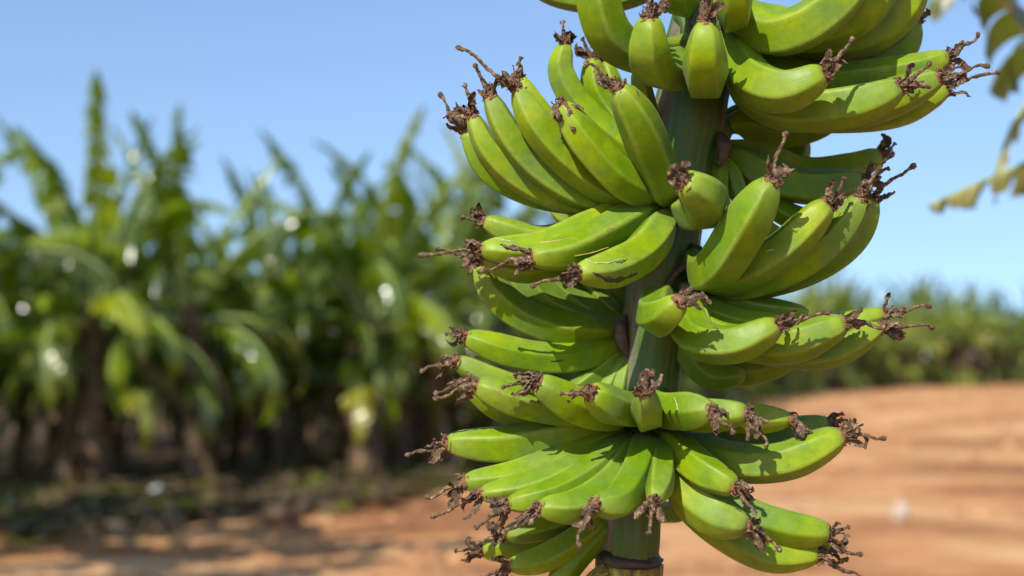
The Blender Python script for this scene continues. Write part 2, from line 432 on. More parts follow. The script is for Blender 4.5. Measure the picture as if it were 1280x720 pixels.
GR = 'banana plants of the plantation'
def plant(x, y, seed, label, scale=1.0, n_up=3, n_mid=5, n_low=3, n_dead=3, az0=None, group=GR, tops=None, stem=None):
    r = random.Random(seed)
    root = empty('banana_plant', (x, y, .02)); tag(root, label, 'banana plant', group)
    root.scale = (scale,)*3; root.rotation_euler = (0, 0, r.uniform(0, 6.28) if az0 is None else az0)
    k = r.randrange(4) if stem is None else stem
    link('pseudostem', STEMS[k], root)
    H = 1.45+.12*k; cx = LEAN[k]*H
    def put(name, me, a, tilt, z, s):
        o = link(name, me, root, (cx+.04*math.cos(a), .04*math.sin(a), z))
        o.rotation_euler = (r.uniform(-.25, .25), tilt, a); o.scale = (s,)*3
    a = r.uniform(0, 6.28)
    for i in range(n_up): a += 2.4; put('leaf', r.choice(LEAVES_UP), a, r.uniform(-.12, .25), H-.03, r.uniform(.85, 1.12))
    for i in range(n_mid): a += 2.4; put('leaf', r.choice(LEAVES_MID), a, r.uniform(-.1, .25), H-.08, r.uniform(.85, 1.1))
    for i in range(n_low): a += 2.4; put('leaf', r.choice(LEAVES_LOW), a, r.uniform(-.1, .2), H-.16, r.uniform(.85, 1.1))
    for i in range(3 if n_low > 3 else 0): a += 2.4; put('leaf', r.choice(LEAVES_LOW), a, r.uniform(-.2, .1), H-r.uniform(.5, .8), r.uniform(.6, .8))
    for i in range(n_dead): a += 2.4; put('dead_leaf', r.choice(DEADS), a, r.uniform(-.2, .1), H-.22, r.uniform(.8, 1.1))
    return root
def merged_plant_mesh(seed):
    r = random.Random(seed); mb = MB()
    mats = [M_TRUNK, M_DEAD, M_LEAF, M_RIB, M_LEAFY, M_LEAFB]
    k = r.randrange(4); H = 1.45+.12*k; cx = LEAN[k]*H; a = 0
    def app(me, M):
        vs = [M @ v.co for v in me.vertices]; idx = [mats.index(q) for q in me.materials]
        uvd = me.uv_layers[0].data
        for p in me.polygons: pass
        o = len(mb.v); mb.v.extend([tuple(v) for v in vs])
        for p in me.polygons:
            mb.f.append(tuple(o+i for i in p.vertices)); mb.sm.append(True); mb.mi.append(idx[p.material_index])
            mb.uv.extend([tuple(uvd[li].uv) for li in p.loop_indices])
    app(STEMS[k], Matrix.Identity(4))
    for lst, n_, z, t0, t1 in ((LEAVES_UP, 3, H-.03, -.12, .25), (LEAVES_MID, 6, H-.08, -.1, .25), (LEAVES_LOW, 5, H-.16, -.1, .2), (LEAVES_LOW, 4, .55, -.1, .4), (DEADS, 3, H-.22, -.2, .1)):
        for i in range(n_):
            a += 2.4; s = r.uniform(.85, 1.12)
            M = Matrix.Translation((cx, 0, z)) @ Matrix.Rotation(a, 4, 'Z') @ Matrix.Rotation(r.uniform(t0, t1), 4, 'Y') @ Matrix.Scale(s, 4)
            app(r.choice(lst), M)
    return mb.mesh('banana_plant', [M_LEAFFAR if q in (M_LEAF, M_LEAFB) else q for q in mats])

front = [  # x, y, scale, label
    (-4.35, 10.2, .90, 'banana plant at the left picture edge, tall pointed leaf above it'),
    (-3.15, 10.8, .95, 'tall banana plant with highest torn leaves, brown stem in front of the left rows'),
    (-2.45, 11.2, .90, 'banana plant just right of the tallest one, broad drooping yellowish leaves'),
    (-1.95, 12.6, .92, 'banana plant beside the gap between rows, single upright leaf'),
    (-1.25, 12.1, .93, 'banana plant with brown dead skirt, right of the gap between rows'),
    (-0.7, 12.9, .98, 'banana plant with paired upright leaves, left of the hanging fruit'),
    (-0.15, 14.3, 1.0, 'banana plant partly behind the left fruit tips of the bunch'),
]
for i, (x, y, s, lb) in enumerate(front):
    plant(x, y, 200+i*7, lb, s, n_up=5, n_mid=6, n_low=6, n_dead=3)
# rows behind, real plants of which only bits show
rb = random.Random(77); cnt = 0
BACK = 'banana plant in the back rows, mostly hidden behind the front plants'
for j in range(1, 5):
    for i in range(9):
        x = -6.8+i*1.05+rb.uniform(-.25, .25)+j*.35; y = edge_y(min(x, 1.5))+j*1.9+rb.uniform(-.3, .3)
        if abs(x/y) > .47 or x > 1.6+.2*j: continue
        if j == 1 and abs(x+1.7) < .45: continue
        plant(x, y, 400+cnt, BACK, rb.uniform(.72, .90), 2, 6, 5, 2); cnt += 1
# young suckers filling the foot of the rows
for i in range(30):
    x = -5.2+i*.195+rb.uniform(-.12, .12); y = edge_y(x)+rb.uniform(.6, 3.2)
    if -2.15 < x < -1.6: continue
    plant(x, y, 800+i, 'young banana sucker with small leaves growing between the brown stems', rb.uniform(.45, .72), 2, 5, 3, 1, group='young suckers between the stems')
# the edge running away to the right and the far field, plants too small to show parts
MERGED = [merged_plant_mesh(900+i) for i in range(4)]
FAR1 = 'banana plant along the far edge of the plantation behind the bunch'
FAR2 = 'distant banana plant in the low row beyond the orange dirt'
def far(x, y, s, label, group):
    o = link('banana_plant', rb.choice(MERGED), None, (x, y, .02)); o.rotation_euler = (0, 0, rb.uniform(0, 6.28)); o.scale = (s, s, s*rb.uniform(.95, 1.1))
    tag(o, label, 'banana plant', group)
for (x0, y0), (x1, y1), n in (((.5, 15.8), (2.6, 24), 7), ((2.6, 24), (5.9, 36), 10), ((5.9, 36), (11.5, 47), 11)):
    for row in range(2):
        for i in range(n):
            t = (i+.5)/n; far(x0+(x1-x0)*t-row*1.5+rb.uniform(-.2, .2), y0+(y1-y0)*t+row*1.7+rb.uniform(-.3, .3)+.5, rb.uniform(.92, 1.05), FAR1, 'far plantation edge')
for row in range(3):
    for i in range(24):
        x = 10.5+i*.92+rb.uniform(-.2, .2)-row*.2; far(x, edge_y(x)+.5+row*1.8+rb.uniform(-.3, .3), rb.uniform(.98, 1.08)*(1+.006*i), FAR2, 'distant row of banana plants')

# ground litter, weeds, stones
def litter():
    r = random.Random(12); mb = MB()
    n = 0
    while n < 3600:
        x = r.uniform(-8, 4); y = edge_y(x)+r.gauss(.0, .75)
        if abs(x/y) > .5 or y > 20: continue
        if r.random() > 1: continue
        s = r.uniform(.03, .16); a = r.uniform(0, 6.28); z = .03+.09*max(0, min(1, (edge_dist(x, y)+.6)/1.2))+r.uniform(0, .05)
        l = s*r.uniform(1, 3); V = []
        for i in range(4):
            t = i/3-.5; up = r.uniform(0, .06)
            for q in (-1, 1): V.append((x+math.cos(a)*l*t-math.sin(a)*s*.4*q, y+math.sin(a)*l*t+math.cos(a)*s*.4*q, z+up))
        mb.add(V, [(0, 1, 3, 2), (2, 3, 5, 4), (4, 5, 7, 6)], None, True, 0 if r.random() < .9 else 1); n += 1
    tag(link('leaf_litter', mb.mesh('leaf_litter', [M_DEAD, M_LEAFY])), 'brown dry leaf litter scattered along the foot of the plants', 'litter', kind='stuff')
def weeds():
    r = random.Random(13); mb = MB()
    spots = [(-3.6, 9.3, .35, 200), (-3.0, 9.9, .4, 40), (-1.65, 12.2, .5, 120), (-.7, 12.1, .3, 30), (2.2, 22, 1., 100)]
    for x0, y0, s, k in spots:
        for _ in range(k):
            x = r.gauss(x0, s*.6); y = r.gauss(y0, s*.5); a = r.uniform(0, 6.28); h = r.uniform(.06, .26); b = r.uniform(.02, .12); wd = r.uniform(.006, .016)
            V = []
            for i in range(4):
                t = i/3
                for q in (-1, 1): V.append((x+math.cos(a)*b*t*t-math.sin(a)*wd*q*(1-t), y+math.sin(a)*b*t*t+math.cos(a)*wd*q*(1-t), .03+h*t))
            mb.add(V, [(0, 1, 3, 2), (2, 3, 5, 4), (4, 5, 7, 6)], None, True, 0)
    tag(link('grass', mb.mesh('grass', [M_LEAF])), 'green weeds and grass growing at the foot of the plants', 'grass', kind='stuff')
def clods():
    r = random.Random(31); mb = MB()
    for _ in range(2600):
        y = 6.5+38*r.random()**1.6; x = r.uniform(-.42, .46)*y
        if edge_dist(x, y) > .3 or (r.random() < .5 and math.sin(x*1.3+math.sin(y))*math.sin(y*.9) < .1): continue
        q = r.uniform(.006, .030)*(1+y/22) if r.random() < .93 else r.uniform(.04, .07); k = 7
        V = [(x, y, q*r.uniform(.7, 1.1))]+[(x+q*1.2*r.uniform(.7, 1.2)*math.cos(j*6.283/k), y+q*1.2*r.uniform(.7, 1.2)*math.sin(j*6.283/k), q*.5*r.uniform(.6, 1.1)) for j in range(k)]
        V += [(x+(a-x)*1.25, y+(b-y)*1.25, -.06) for a, b, _z in V[1:]]
        Fc = [(0, 1+j, 1+(j+1) % k) for j in range(k)]+[(1+j, 1+k+j, 1+k+(j+1) % k, 1+(j+1) % k) for j in range(k)]
        mb.add(V, Fc, None, False, r.choice([0, 0, 0, 1]))
    tag(link('gravel', mb.mesh('gravel', [M_CLOD, M_CLODL])), 'small crumbs and clods of orange soil strewn over the dirt', 'soil crumbs', kind='stuff')
litter(); weeds()
def rock_mesh(seed, sx, sy, sz, m):
    r = random.Random(seed); mb = MB(); k = 14; n = 9; V = []
    ph = [r.uniform(0, 6) for _ in range(6)]
    for i in range(n+1):
        th = math.pi*i/n
        for j in range(k):
            f = 2*math.pi*j/k
            q = 1+.14*math.sin(2*f+ph[0]+th)+.10*math.sin(3*f+ph[1]-2*th)+.08*math.sin(3*th+ph[2])
            V.append((sx*q*math.sin(th)*math.cos(f), sy*q*math.sin(th)*math.sin(f), sz*q*math.cos(th)+sz*.7))
    Fc = [(i*k+j, (i+1)*k+j, (i+1)*k+(j+1) % k, i*k+(j+1) % k) for i in range(n) for j in range(k)]
    mb.add(V, Fc); return mb.mesh('stone', m)
M_PALE = brown_material('pale_stone', (.34, .26, .20), (.45, .36, .28), (.54, .46, .38), 20, .8, .6, .01)
M_GREYB = brown_material('pale_grey_stone', (.34, .36, .40), (.48, .50, .55), (.60, .62, .66), 20, .8, .6, .01)

M_CLOD = brown_material('dirt_clod', (.16, .08, .04), (.28, .14, .07), (.38, .2, .1), 25, .95, .9, .01)
M_CLODL = brown_material('light_dirt_clod', (.38, .19, .08), (.52, .28, .13), (.62, .38, .2), 25, .95, .9, .01)
clods()
def ground_pt(px, py):
    d = at(px, py, 1)-CAM; k = -CAM.z/d.z; return CAM+d*k
def stone(px, py, sx, sy, sz, m, label, seed, rz=0, tilt=0, cat='stone', name='stone'):
    g = ground_pt(px, py); o = link(name, rock_mesh(seed, sx, sy, sz, m), None, (g.x, g.y, 0)); o.rotation_euler = (0, tilt, rz)
    tag(o, label, cat)
stone(1123, 655, .05, .05, .09, M_PALE, 'small whitish upright stone on the open orange dirt', 1, .3, .2)
stone(195, 640, .06, .05, .10, M_GREYB, 'bluish grey stone at the foot of the left plants', 2)
stone(1230, 612, .09, .06, .03, M_CLOD, 'dark brown clod on the dirt near the right picture edge', 3, cat='clod', name='dirt_clod')
stone(1042, 527, .30, .22, .13, M_CLOD, 'brown clod heap where the far dirt meets the plants, just right of the bunch', 4, cat='clod', name='dirt_clod')
stone(350, 655, .16, .10, .06, M_CLOD, 'flat brown clod on the sunlit dirt below the gap between plants', 5, cat='clod', name='dirt_clod')
stone(1236, 553, .10, .08, .03, M_CLOD, 'small low clod on the dirt at the far right', 6, cat='clod', name='dirt_clod')

# neighbour plants outside the frame on the left: they throw the shadows on the dirt
for i, (x, y, k, lb) in enumerate([(-4.9, 6.3, 1.5, 'tall banana plant outside the left picture edge, beside the front row'),
                                   (-4.2, 4.7, 1.5, 'tall banana plant left of the camera, second from the front row'),
                                   (-3.6, 3.3, 1.45, 'tall banana plant left of the camera, third from the front row'),
                                   (-2.6, 1.9, 1.5, 'tall banana plant left of the camera, nearest to it')]):
    plant(x, y, 600+i*3, lb, k, 3, 6, 0, 1, group='tall plants beside the camera')

# the plant that bears the bunch, just outside the right picture edge; its fruit stalk arches over
PB = Vector((.74, 1.62, 0))
bp = empty('banana_plant', PB); tag(bp, 'banana plant bearing the big green bunch, brown stem beside it', 'banana plant')
link('pseudostem', stem_mesh(310, 2.15, .12, .0), bp)
for k_, (a, tl, me) in enumerate([(.1, .1, LEAVES_UP[0]), (-.5, .2, LEAVES_UP[2]), (.9, .0, LEAVES_UP[1]), (.45, -.1, LEAVES_MID[0]), (-.1, -.15, LEAVES_MID[2]), (-1.0, .0, LEAVES_MID[1])]):
    o = link('leaf', me, bp, (.03, 0, 2.1)); o.rotation_euler = (0, tl, a)

# the plant beyond the upper right corner, its leaves hang into the picture
cr = empty('banana_plant', (1.62, 2.95, 0)); tag(cr, 'banana plant with ragged brownish leaves hanging into the top right corner', 'banana plant')
o = link('pseudostem', stem_mesh(300, 1.9, .13, .0), cr)
def corner_leaf(name, pts, W, seed, mats, tear=.9, sag0=.6, pet=.15, gap=.12):
    r = random.Random(seed); mb = MB(); n = 30
    c, L = spline([Vector(p)-cr.location for p in pts], n+1)
    tube(mb, c, [max(.003, .018*(1-t)**.7) for t in np.linspace(0, 1, n+1)], 7, (0, 0, 1), mi=1)
    T, Nn, B = frames(c, (0, 0, 1))
    for side in (1, -1):
        i = int(pet*n)
        while i < n:
            j = min(n, i+r.choice([1, 1, 2, 3, 4])); k = 6; sag = sag0+r.uniform(0, 1)*tear; V = []
            wm = r.uniform(.75, 1.05)
            for a in range(i, j+1):
                t = max(0, (a-pet*n)/(n-pet*n)); wd = W*wm*(math.sin(math.pi*min(1, t**.6*.97+.02))**.7)+.01
                for q in range(k+1):
                    s = q/k; off = s*wd
                    p = c[a]+B[a]*side*off*math.cos(min(1.35, sag*s))+T[a]*(.3*off+(-gap*off if a == j else .0)+(gap*off if a == i else 0))-np.array((0, 0, 1))*off*math.sin(min(1.4, sag*s))
                    V.append(p)
            m_ = j-i+1
            Fc = [(a*(k+1)+q, a*(k+1)+q+1, (a+1)*(k+1)+q+1, (a+1)*(k+1)+q) for a in range(m_-1) for q in range(k)]
            UV = [[(q/k, (i+a)/n), ((q+1)/k, (i+a)/n), ((q+1)/k, (i+a+1)/n), (q/k, (i+a+1)/n)] for a in range(m_-1) for q in range(k)]
            mb.add(V, Fc, UV, True, 0); i = j
    return link(name, mb.mesh(name, mats), cr)
TOPC = Vector((1.62, 2.95, 1.88))
M_OLIVE = leaf_material('ragged_olive_leaf', (.02, .024, .006), (.045, .05, .010), (.10, .09, .02), .2, .4)
M_OLIVEL = leaf_material('ragged_pale_leaf', (.10, .10, .03), (.22, .22, .06), (.36, .33, .12), .35, .4)
M_WHITERIB = brown_material('pale_midrib', (.42, .44, .34), (.55, .56, .46), (.66, .66, .58), 12, .4, .2, .002)
corner_leaf('leaf', [TOPC, at(1330, 60, 2.85), at(1262, 10, 2.6), at(1205, -60, 2.4)], .13, 1, [M_OLIVE, M_WHITERIB], .9, .7, .05, .35)
corner_leaf('leaf', [TOPC, at(1350, -40, 3.1), at(1230, -70, 3.0), at(1180, -20, 2.9), at(1160, 20, 2.9)], .10, 2, [M_OLIVE, M_RIB], .9, .7, .1, .4)
corner_leaf('leaf', [TOPC, at(1380, 200, 3.1), at(1320, 195, 3.0), at(1240, 222, 2.9), at(1162, 256, 2.85)], .085, 3, [M_OLIVEL, M_RIB], .9, .7, .02, .75)
corner_leaf('leaf', [TOPC, at(1400, 60, 3.0), at(1330, 90, 2.9), at(1270, 150, 2.85), at(1245, 215, 2.8)], .075, 4, [M_OLIVEL, M_RIB], .8, .6, .02, .4)

# ------------------------------------------------------------------ the bunch
AX = [(920, -150, 0), (905, -60, 0), (884, 30, 0), (862, 140, 0), (840, 260, 0), (820, 400, 0), (803, 540, 0), (788, 660, 0), (786, 705, 0)]
bunch = empty('banana_bunch', P(*AX[-1]))
tag(bunch, 'large bunch of unripe green bananas with dried brown flower tips hanging on its stalk', 'banana bunch')
BO = bunch.location.copy()
def part(name, mb, mats, origin, parent=None, ploc=None):
    me = mb.mesh(name, mats, origin)
    o = link(name, me, parent or bunch, Vector(origin)-(ploc if ploc is not None else BO))
    return o
# stalk
def stalk():
    mb = MB(); c, L = spline([P(*q) for q in AX], 70)
    def sect(th, t):
        return 1+.035*np.cos(3*th+.6+t*1.5)+.02*np.cos(7*th+t*4)+.010*np.cos(23*th)+.006*np.cos(41*th+t*6)
    rr = [U*(47-11*t+2.5*math.sin(t*31)**2) for t in np.linspace(0, 1, 70)]
    tube(mb, c, rr, 96, (1, 0, 0), sect)
    part('stalk', mb, M_STALK, c[-1])
    # arch of the stalk above the frame, over to the plant's own stem
    mb = MB(); top = P(*AX[0]); d0 = (P(*AX[0])-P(*AX[1])).normalized()
    c, L = spline([top-d0*.02, top+d0*.12, top+Vector((.10, .03, .42)), top+Vector((.30, .12, .60)), Vector((PB.x-.10, PB.y-.05, 2.22)), Vector((PB.x, PB.y, 2.05))], 40)
    tube(mb, c, [U*47*(1-.1*t) for t in np.linspace(0, 1, 40)], 32, (1, 0, 0), lambda th, t: 1+.03*np.cos(3*th))
    part('upper_stalk', mb, M_STALK, c[0])
stalk()
def lower_collar():
    mb = MB(); c, L = spline([P(787, 688, 0), P(786, 697, 0), P(786, 705, 0)], 7)
    tube(mb, c, [U*k for k in (36.5, 38, 41, 43, 42.5, 42, 40)], 48, (1, 0, 0), lambda th, t: 1+.02*np.cos(5*th+t)+.012*np.cos(13*th))
    part('bract_ring', mb, M_BLACKSCAR, c[3])
    mb = MB(); c, L = spline([P(786, 704, 0), P(785, 730, 0), P(782, 800, 0), P(778, 900, 0)], 40)
    tube(mb, c, [U*(41-7*t) for t in np.linspace(0, 1, 40)], 72, (1, 0, 0), lambda th, t: 1+.05*np.abs(np.cos(12*th))+.02*np.cos(5*th))
    m, t, b, o_ = mat('lower_stalk_ribs'); uv = t.nodes.new('ShaderNodeUVMap').outputs[0]
    n1 = noise(t, mapping(t, uv, (26, 5, 1)), 1, 5, .6)
    t.links.new(ramp(t, n1, [(.35, (.07, .03, .012)), (.5, (.20, .14, .02)), (.62, (.30, .36, .04)), (.75, (.45, .40, .10))]), b.inputs['Base Color'])
    b.inputs['Roughness'].default_value = .5; bump(t, n1, .8, .003, b)
    part('lower_stalk', mb, m, c[0])
    mb = MB()                     # small bract flap at the left of the ring
    c, L = spline([P(760, 712, -30), P(745, 722, -36), P(733, 740, -40), P(728, 765, -40)], 14)
    tube(mb, c, [U*k for k in np.linspace(10, 13, 14)], 10, (0, 1, 0), flat=.3)
    part('bract', mb, m, c[0])
lower_collar()

H = {}
def B_(hand, pts, r, fl=None, roll=None): H.setdefault(hand, []).append((pts, r, fl, roll))
# pistil direction (px right, px down, px away), length; 'x' none in view
# --- top hand
B_('a', [(860,50,-40),(825,68,-70),(790,62,-100),(762,42,-125),(748,5,-140),(742,-60,-150)], 30)
B_('a', [(885,75,-45),(855,85,-95),(822,86,-145),(811,62,-178),(812,22,-190)], 29, ((.1,-1,-.1), 34))
B_('a', [(888,55,-45),(885,92,-95),(882,98,-150),(881,68,-192),(882,28,-200)], 29, ((.0,-1,-.1), 36))
B_('a', [(905,-30,-45),(916,15,-110),(918,12,-165),(920,-50,-200)], 24)
B_('a', [(875,-50,-40),(855,-2,-100),(851,-5,-140),(850,-60,-170)], 24)
B_('a', [(860,-40,0),(770,-4,25),(700,-8,45),(640,-40,55)], 19)
B_('a', [(900,0,-45),(930,25,-80),(968,42,-110),(1008,30,-130),(1050,-5,-140),(1085,-60,-145)], 33)
B_('a', [(902,-10,-30),(960,28,-55),(1022,36,-75),(1072,16,-85),(1103,-22,-90),(1115,-70,-90)], 29)
B_('a', [(905,0,0),(1000,45,-20),(1080,45,-35),(1130,8,-45),(1150,-50,-48)], 27)
B_('b', [(905,70,20),(990,88,12),(1070,80,8),(1125,62,6),(1143,28,6)], 25, ((.5,-1,0), 20))
B_('b', [(898,45,-45),(920,72,-95),(946,102,-135),(985,112,-162),(1030,92,-178)], 30, ((.75,-1,-.1), 44))
B_('b', [(902,60,-30),(935,110,-60),(980,136,-90),(1038,136,-115),(1085,127,-130),(1124,110,-138)], 30, ((.9,-.75,0), 40))
B_('b', [(905,70,-10),(960,118,-35),(1040,138,-62),(1110,124,-82),(1172,98,-92)], 28, ((1,-.25,0), 62))
B_('b', [(908,60,0),(1000,98,-20),(1080,98,-40),(1140,88,-50),(1184,72,-55)], 23, ((.8,-.7,0), 44))
B_('b', [(905,90,10),(980,138,-5),(1060,146,-22),(1130,137,-35),(1182,112,-42)], 23, ((1,-.35,.1), 70))
# --- upper left hand
B_('c', [(838,236,-36),(808,238,-70),(775,222,-105),(735,180,-125),(702,132,-132)], 25, ((.5,.9,-.4), 40))
B_('c', [(848,238,-38),(836,243,-62),(818,202,-112),(797,152,-150),(773,110,-172)], 28, ((-.9,-.7,-.1), 44))
B_('c', [(834,240,-30),(790,245,-52),(745,226,-78),(702,192,-96),(667,150,-105),(647,113,-106)], 24, ((-1,-.7,0), 82))
B_('c', [(832,243,-20),(780,252,-35),(720,240,-56),(667,206,-70),(634,165,-78),(613,122,-80)], 22, ((-.4,-.9,0), 38))
B_('c', [(830,246,-10),(770,256,-20),(702,247,-35),(648,222,-48),(610,185,-56),(591,146,-58)], 20, ((-.2,-1,0), 36))
B_('c', [(830,248,0),(775,253,-5),(710,252,-15),(655,240,-25),(608,210,-32),(581,165,-34)], 18, ((-.6,-.9,0), 48))
B_('c', [(832,236,0),(780,230,-15),(720,190,-35),(676,142,-42),(650,100,-42)], 18, ((.2,-.9,.2), 24))
B_('c', [(838,215,15),(800,197,22),(755,162,30),(718,122,34),(702,88,34),(706,56,32)], 21, ((-.1,-1,0), 26))
B_('c', [(842,205,25),(805,182,45),(772,152,58),(746,115,64),(740,74,64)], 21, ((-.5,-1,0), 26))
B_('c', [(845,190,35),(805,155,60),(772,124,78),(756,78,84)], 17, ((-.3,-1,0), 20))
B_('c', [(842,222,0),(822,180,-15),(806,135,-35),(798,88,-48)], 17)
B_('c', [(846,262,-42),(862,264,-85),(880,262,-135),(877,244,-180),(853,226,-203)], 29, ((-.3,-.6,-.5), 18), .3)
# --- upper right, behind
B_('d', [(898,185,15),(925,197,10),(965,222,0),(1020,234,-10),(1078,226,-15)], 25, ((1,-.5,0), 30))
B_('d', [(900,180,28),(940,190,38),(1000,216,44),(1060,210,45),(1100,194,44)], 22, ((.7,-.6,.1), 20))
B_('d', [(898,162,20),(925,152,30),(965,162,40),(1015,152,50),(1060,125,55)], 25)
B_('d', [(895,150,35),(930,145,52),(975,153,68),(1030,130,78)], 21)
B_('d', [(895,190,45),(955,203,75),(993,197,92),(1003,168,98)], 18)
B_('d', [(893,188,0),(899,212,-12),(901,250,-22),(915,290,-20)], 12)
B_('d', [(896,190,5),(914,212,0),(926,245,-5),(950,280,-5),(985,300,0)], 14)
B_('d', [(898,192,12),(930,212,14),(950,245,15),(985,270,12),(1030,280,12)], 17)
# --- middle left hand
B_('e', [(842,262,-42),(826,285,-78),(800,315,-118),(762,335,-152),(722,342,-172)], 26, ((-1,.25,-.1), 48), .15)
B_('e', [(836,258,-36),(800,268,-66),(755,294,-100),(706,317,-128),(664,322,-140)], 25, ((-1,.25,0), 52))
B_('e', [(830,256,-25),(790,262,-46),(735,287,-76),(668,313,-98),(602,312,-105)], 23, ((-1,.1,0), 66))
B_('e', [(830,264,-10),(780,287,-30),(720,315,-55),(655,333,-70),(605,324,-75)], 22, ((-1,-.2,0), 56))
B_('e', [(830,256,0),(790,262,-8),(735,285,-14),(672,300,-20),(606,277,-22)], 21, ((-1,-.1,0), 26))
B_('e', [(815,265,35),(752,275,60),(706,266,85),(690,235,95)], 17)
# --- centre, pointing at the camera
B_('f', [(842,372,-42),(824,378,-92),(820,396,-150),(834,392,-188),(850,377,-206)], 26, ((.9,-.2,-.4), 26), .5)
# --- middle right hand
B_('g', [(865,320,-42),(880,340,-85),(900,330,-130),(932,280,-165),(964,227,-184)], 31, ((.3,-1,0), 54), .35)
B_('g', [(865,325,-30),(890,348,-62),(925,340,-96),(975,313,-120),(1034,256,-134)], 27, ((.5,-.8,0), 34), .35)
B_('g', [(868,330,-20),(905,354,-46),(960,345,-70),(1015,318,-88),(1050,285,-95),(1074,250,-97)], 26, ((.8,-1,0), 66), .35)
B_('g', [(868,332,-5),(920,354,-22),(985,344,-42),(1040,318,-54),(1072,288,-59),(1090,250,-60)], 24, ((1,-.8,0), 58))
# --- lower right hand of the middle
B_('h', [(862,368,-42),(858,394,-95),(874,425,-140),(920,429,-165),(972,407,-178)], 26, ((1,-.25,0), 56), .2)
B_('h', [(864,372,-30),(885,406,-70),(935,427,-105),(990,428,-125),(1055,404,-135)], 26, ((1,.1,0), 46), .2)
B_('h', [(864,375,-15),(900,412,-45),(960,436,-70),(1040,438,-86),(1100,410,-92)], 24, ((1,0,0), 62))
B_('h', [(866,372,0),(910,397,-20),(980,412,-40),(1050,407,-50),(1104,393,-55)], 20, ((1,-.2,0), 52))
B_('h', [(860,364,-12),(900,376,-36),(950,389,-56),(1010,395,-66)], 21)
B_('h', [(858,366,-28),(885,388,-60),(925,403,-80),(985,408,-90)], 19)
B_('h', [(854,364,-40),(871,383,-76),(880,410,-92),(898,432,-95)], 14)
B_('h', [(850,385,5),(868,430,5),(905,460,8),(960,452,15),(1010,428,20)], 23)
B_('h', [(845,395,-10),(857,438,-18),(884,468,-18),(930,468,-14)], 17)
# --- left back hand
B_('i', [(782,412,5),(740,412,-8),(690,407,-20),(647,390,-28),(614,360,-30),(602,325,-30)], 23)
B_('i', [(784,410,12),(738,402,8),(692,384,4),(656,356,0),(635,318,0)], 20)
B_('i', [(785,408,22),(748,396,22),(712,374,18),(682,345,14),(662,308,14)], 20)
B_('i', [(787,405,32),(760,386,36),(736,362,38),(716,328,38)], 17)
B_('i', [(790,402,42),(775,375,50),(768,338,54)], 14)
B_('i', [(784,425,5),(757,437,-10),(700,449,-26),(637,441,-36),(583,422,-40)], 22, ((-1,-.1,0), 22))
B_('i', [(784,435,0),(757,457,-10),(726,480,-20),(690,505,-25)], 15)
B_('i', [(786,440,0),(768,466,-12),(752,495,-22)], 14)
B_('i', [(790,442,0),(779,466,-16),(774,495,-26)], 12)
# --- lower hand, fruit pointing at the camera
B_('j', [(800,500,-40),(792,512,-98),(770,509,-150),(738,491,-186)], 26, ((-1,.15,-.2), 32), .3)
B_('j', [(810,495,-42),(811,518,-100),(810,516,-160),(807,490,-198)], 22, ((.1,-.9,-.4), 24), .0)
B_('j', [(796,500,-35),(765,515,-86),(720,506,-130),(670,478,-156)], 26, ((-1,.25,0), 38), .3)
B_('j', [(792,498,-25),(750,512,-66),(692,510,-100),(642,500,-116),(596,482,-122)], 25, ((-1,.4,0), 46))
B_('j', [(788,495,-10),(740,503,-40),(680,494,-60),(622,477,-72),(572,452,-78)], 21, ((-1,.35,0), 44))
B_('j', [(792,505,-10),(740,520,-40),(680,519,-60),(628,508,-70),(585,482,-72)], 20, ((-1,.3,0), 40))
B_('k', [(818,500,-42),(832,512,-96),(858,514,-146),(890,513,-184)], 25, ((.6,.8,-.3), 34), .3)
B_('k', [(822,500,-35),(850,514,-80),(890,518,-124),(933,516,-150)], 23, ((.5,1,-.2), 42), .3)
B_('k', [(826,500,-20),(866,512,-55),(925,521,-85),(987,524,-102)], 21, ((.8,.8,-.1), 48), .3)
B_('k', [(826,530,-20),(866,560,-50),(912,577,-76),(978,577,-94),(1052,545,-102)], 28, ((1,.1,0), 48), .2)
B_('k', [(828,518,0),(880,540,-12),(950,546,-22),(1035,530,-26)], 22, ((1,-.1,0), 30))
# --- lowest fan
B_('l', [(798,535,-20),(755,536,-45),(700,544,-66),(628,557,-82),(560,554,-86)], 26, ((-1,.35,0), 44), .0)
B_('l', [(799,538,-25),(760,548,-56),(700,575,-86),(638,597,-105),(582,603,-110)], 21, ((-1,.4,0), 46), .1)
B_('l', [(801,540,-30),(768,556,-66),(716,586,-100),(658,610,-122),(602,618,-128)], 21, ((-1,.5,0), 58), .1)
B_('l', [(803,541,-35),(778,561,-76),(736,594,-116),(688,620,-140),(636,630,-148)], 23, ((-1,.75,0), 44), .1)
B_('l', [(806,542,-38),(788,570,-86),(756,611,-136),(717,634,-166),(674,635,-180)], 26, ((-1,.8,-.2), 44), .1)
B_('l', [(809,543,-40),(803,566,-96),(789,605,-150),(770,629,-186),(745,631,-204)], 25, ((-.3,1,-.2), 48), .2)
B_('l', [(817,545,-42),(827,570,-100),(825,604,-158),(819,624,-196)], 20, ((-.1,1,-.2), 38), .0)
B_('m', [(822,540,-40),(848,562,-90),(880,590,-140),(918,609,-166)], 24, ((.5,.8,-.2), 34), .0)
B_('m', [(826,545,-38),(850,580,-80),(867,622,-116),(897,646,-140),(934,657,-152)], 28, ((1,.7,-.1), 42), .0)
B_('m', [(828,550,-20),(872,602,-50),(930,642,-80),(985,660,-92),(1035,667,-96)], 27, ((.5,-.2,0), 22))
B_('m', [(828,555,-15),(862,622,-40),(912,664,-66),(965,690,-80),(1022,694,-86)], 27, ((1,.6,0), 60))
B_('m', [(826,560,-5),(880,625,-20),(950,670,-40),(1038,684,-48)], 22, ((.7,.2,0), 36))
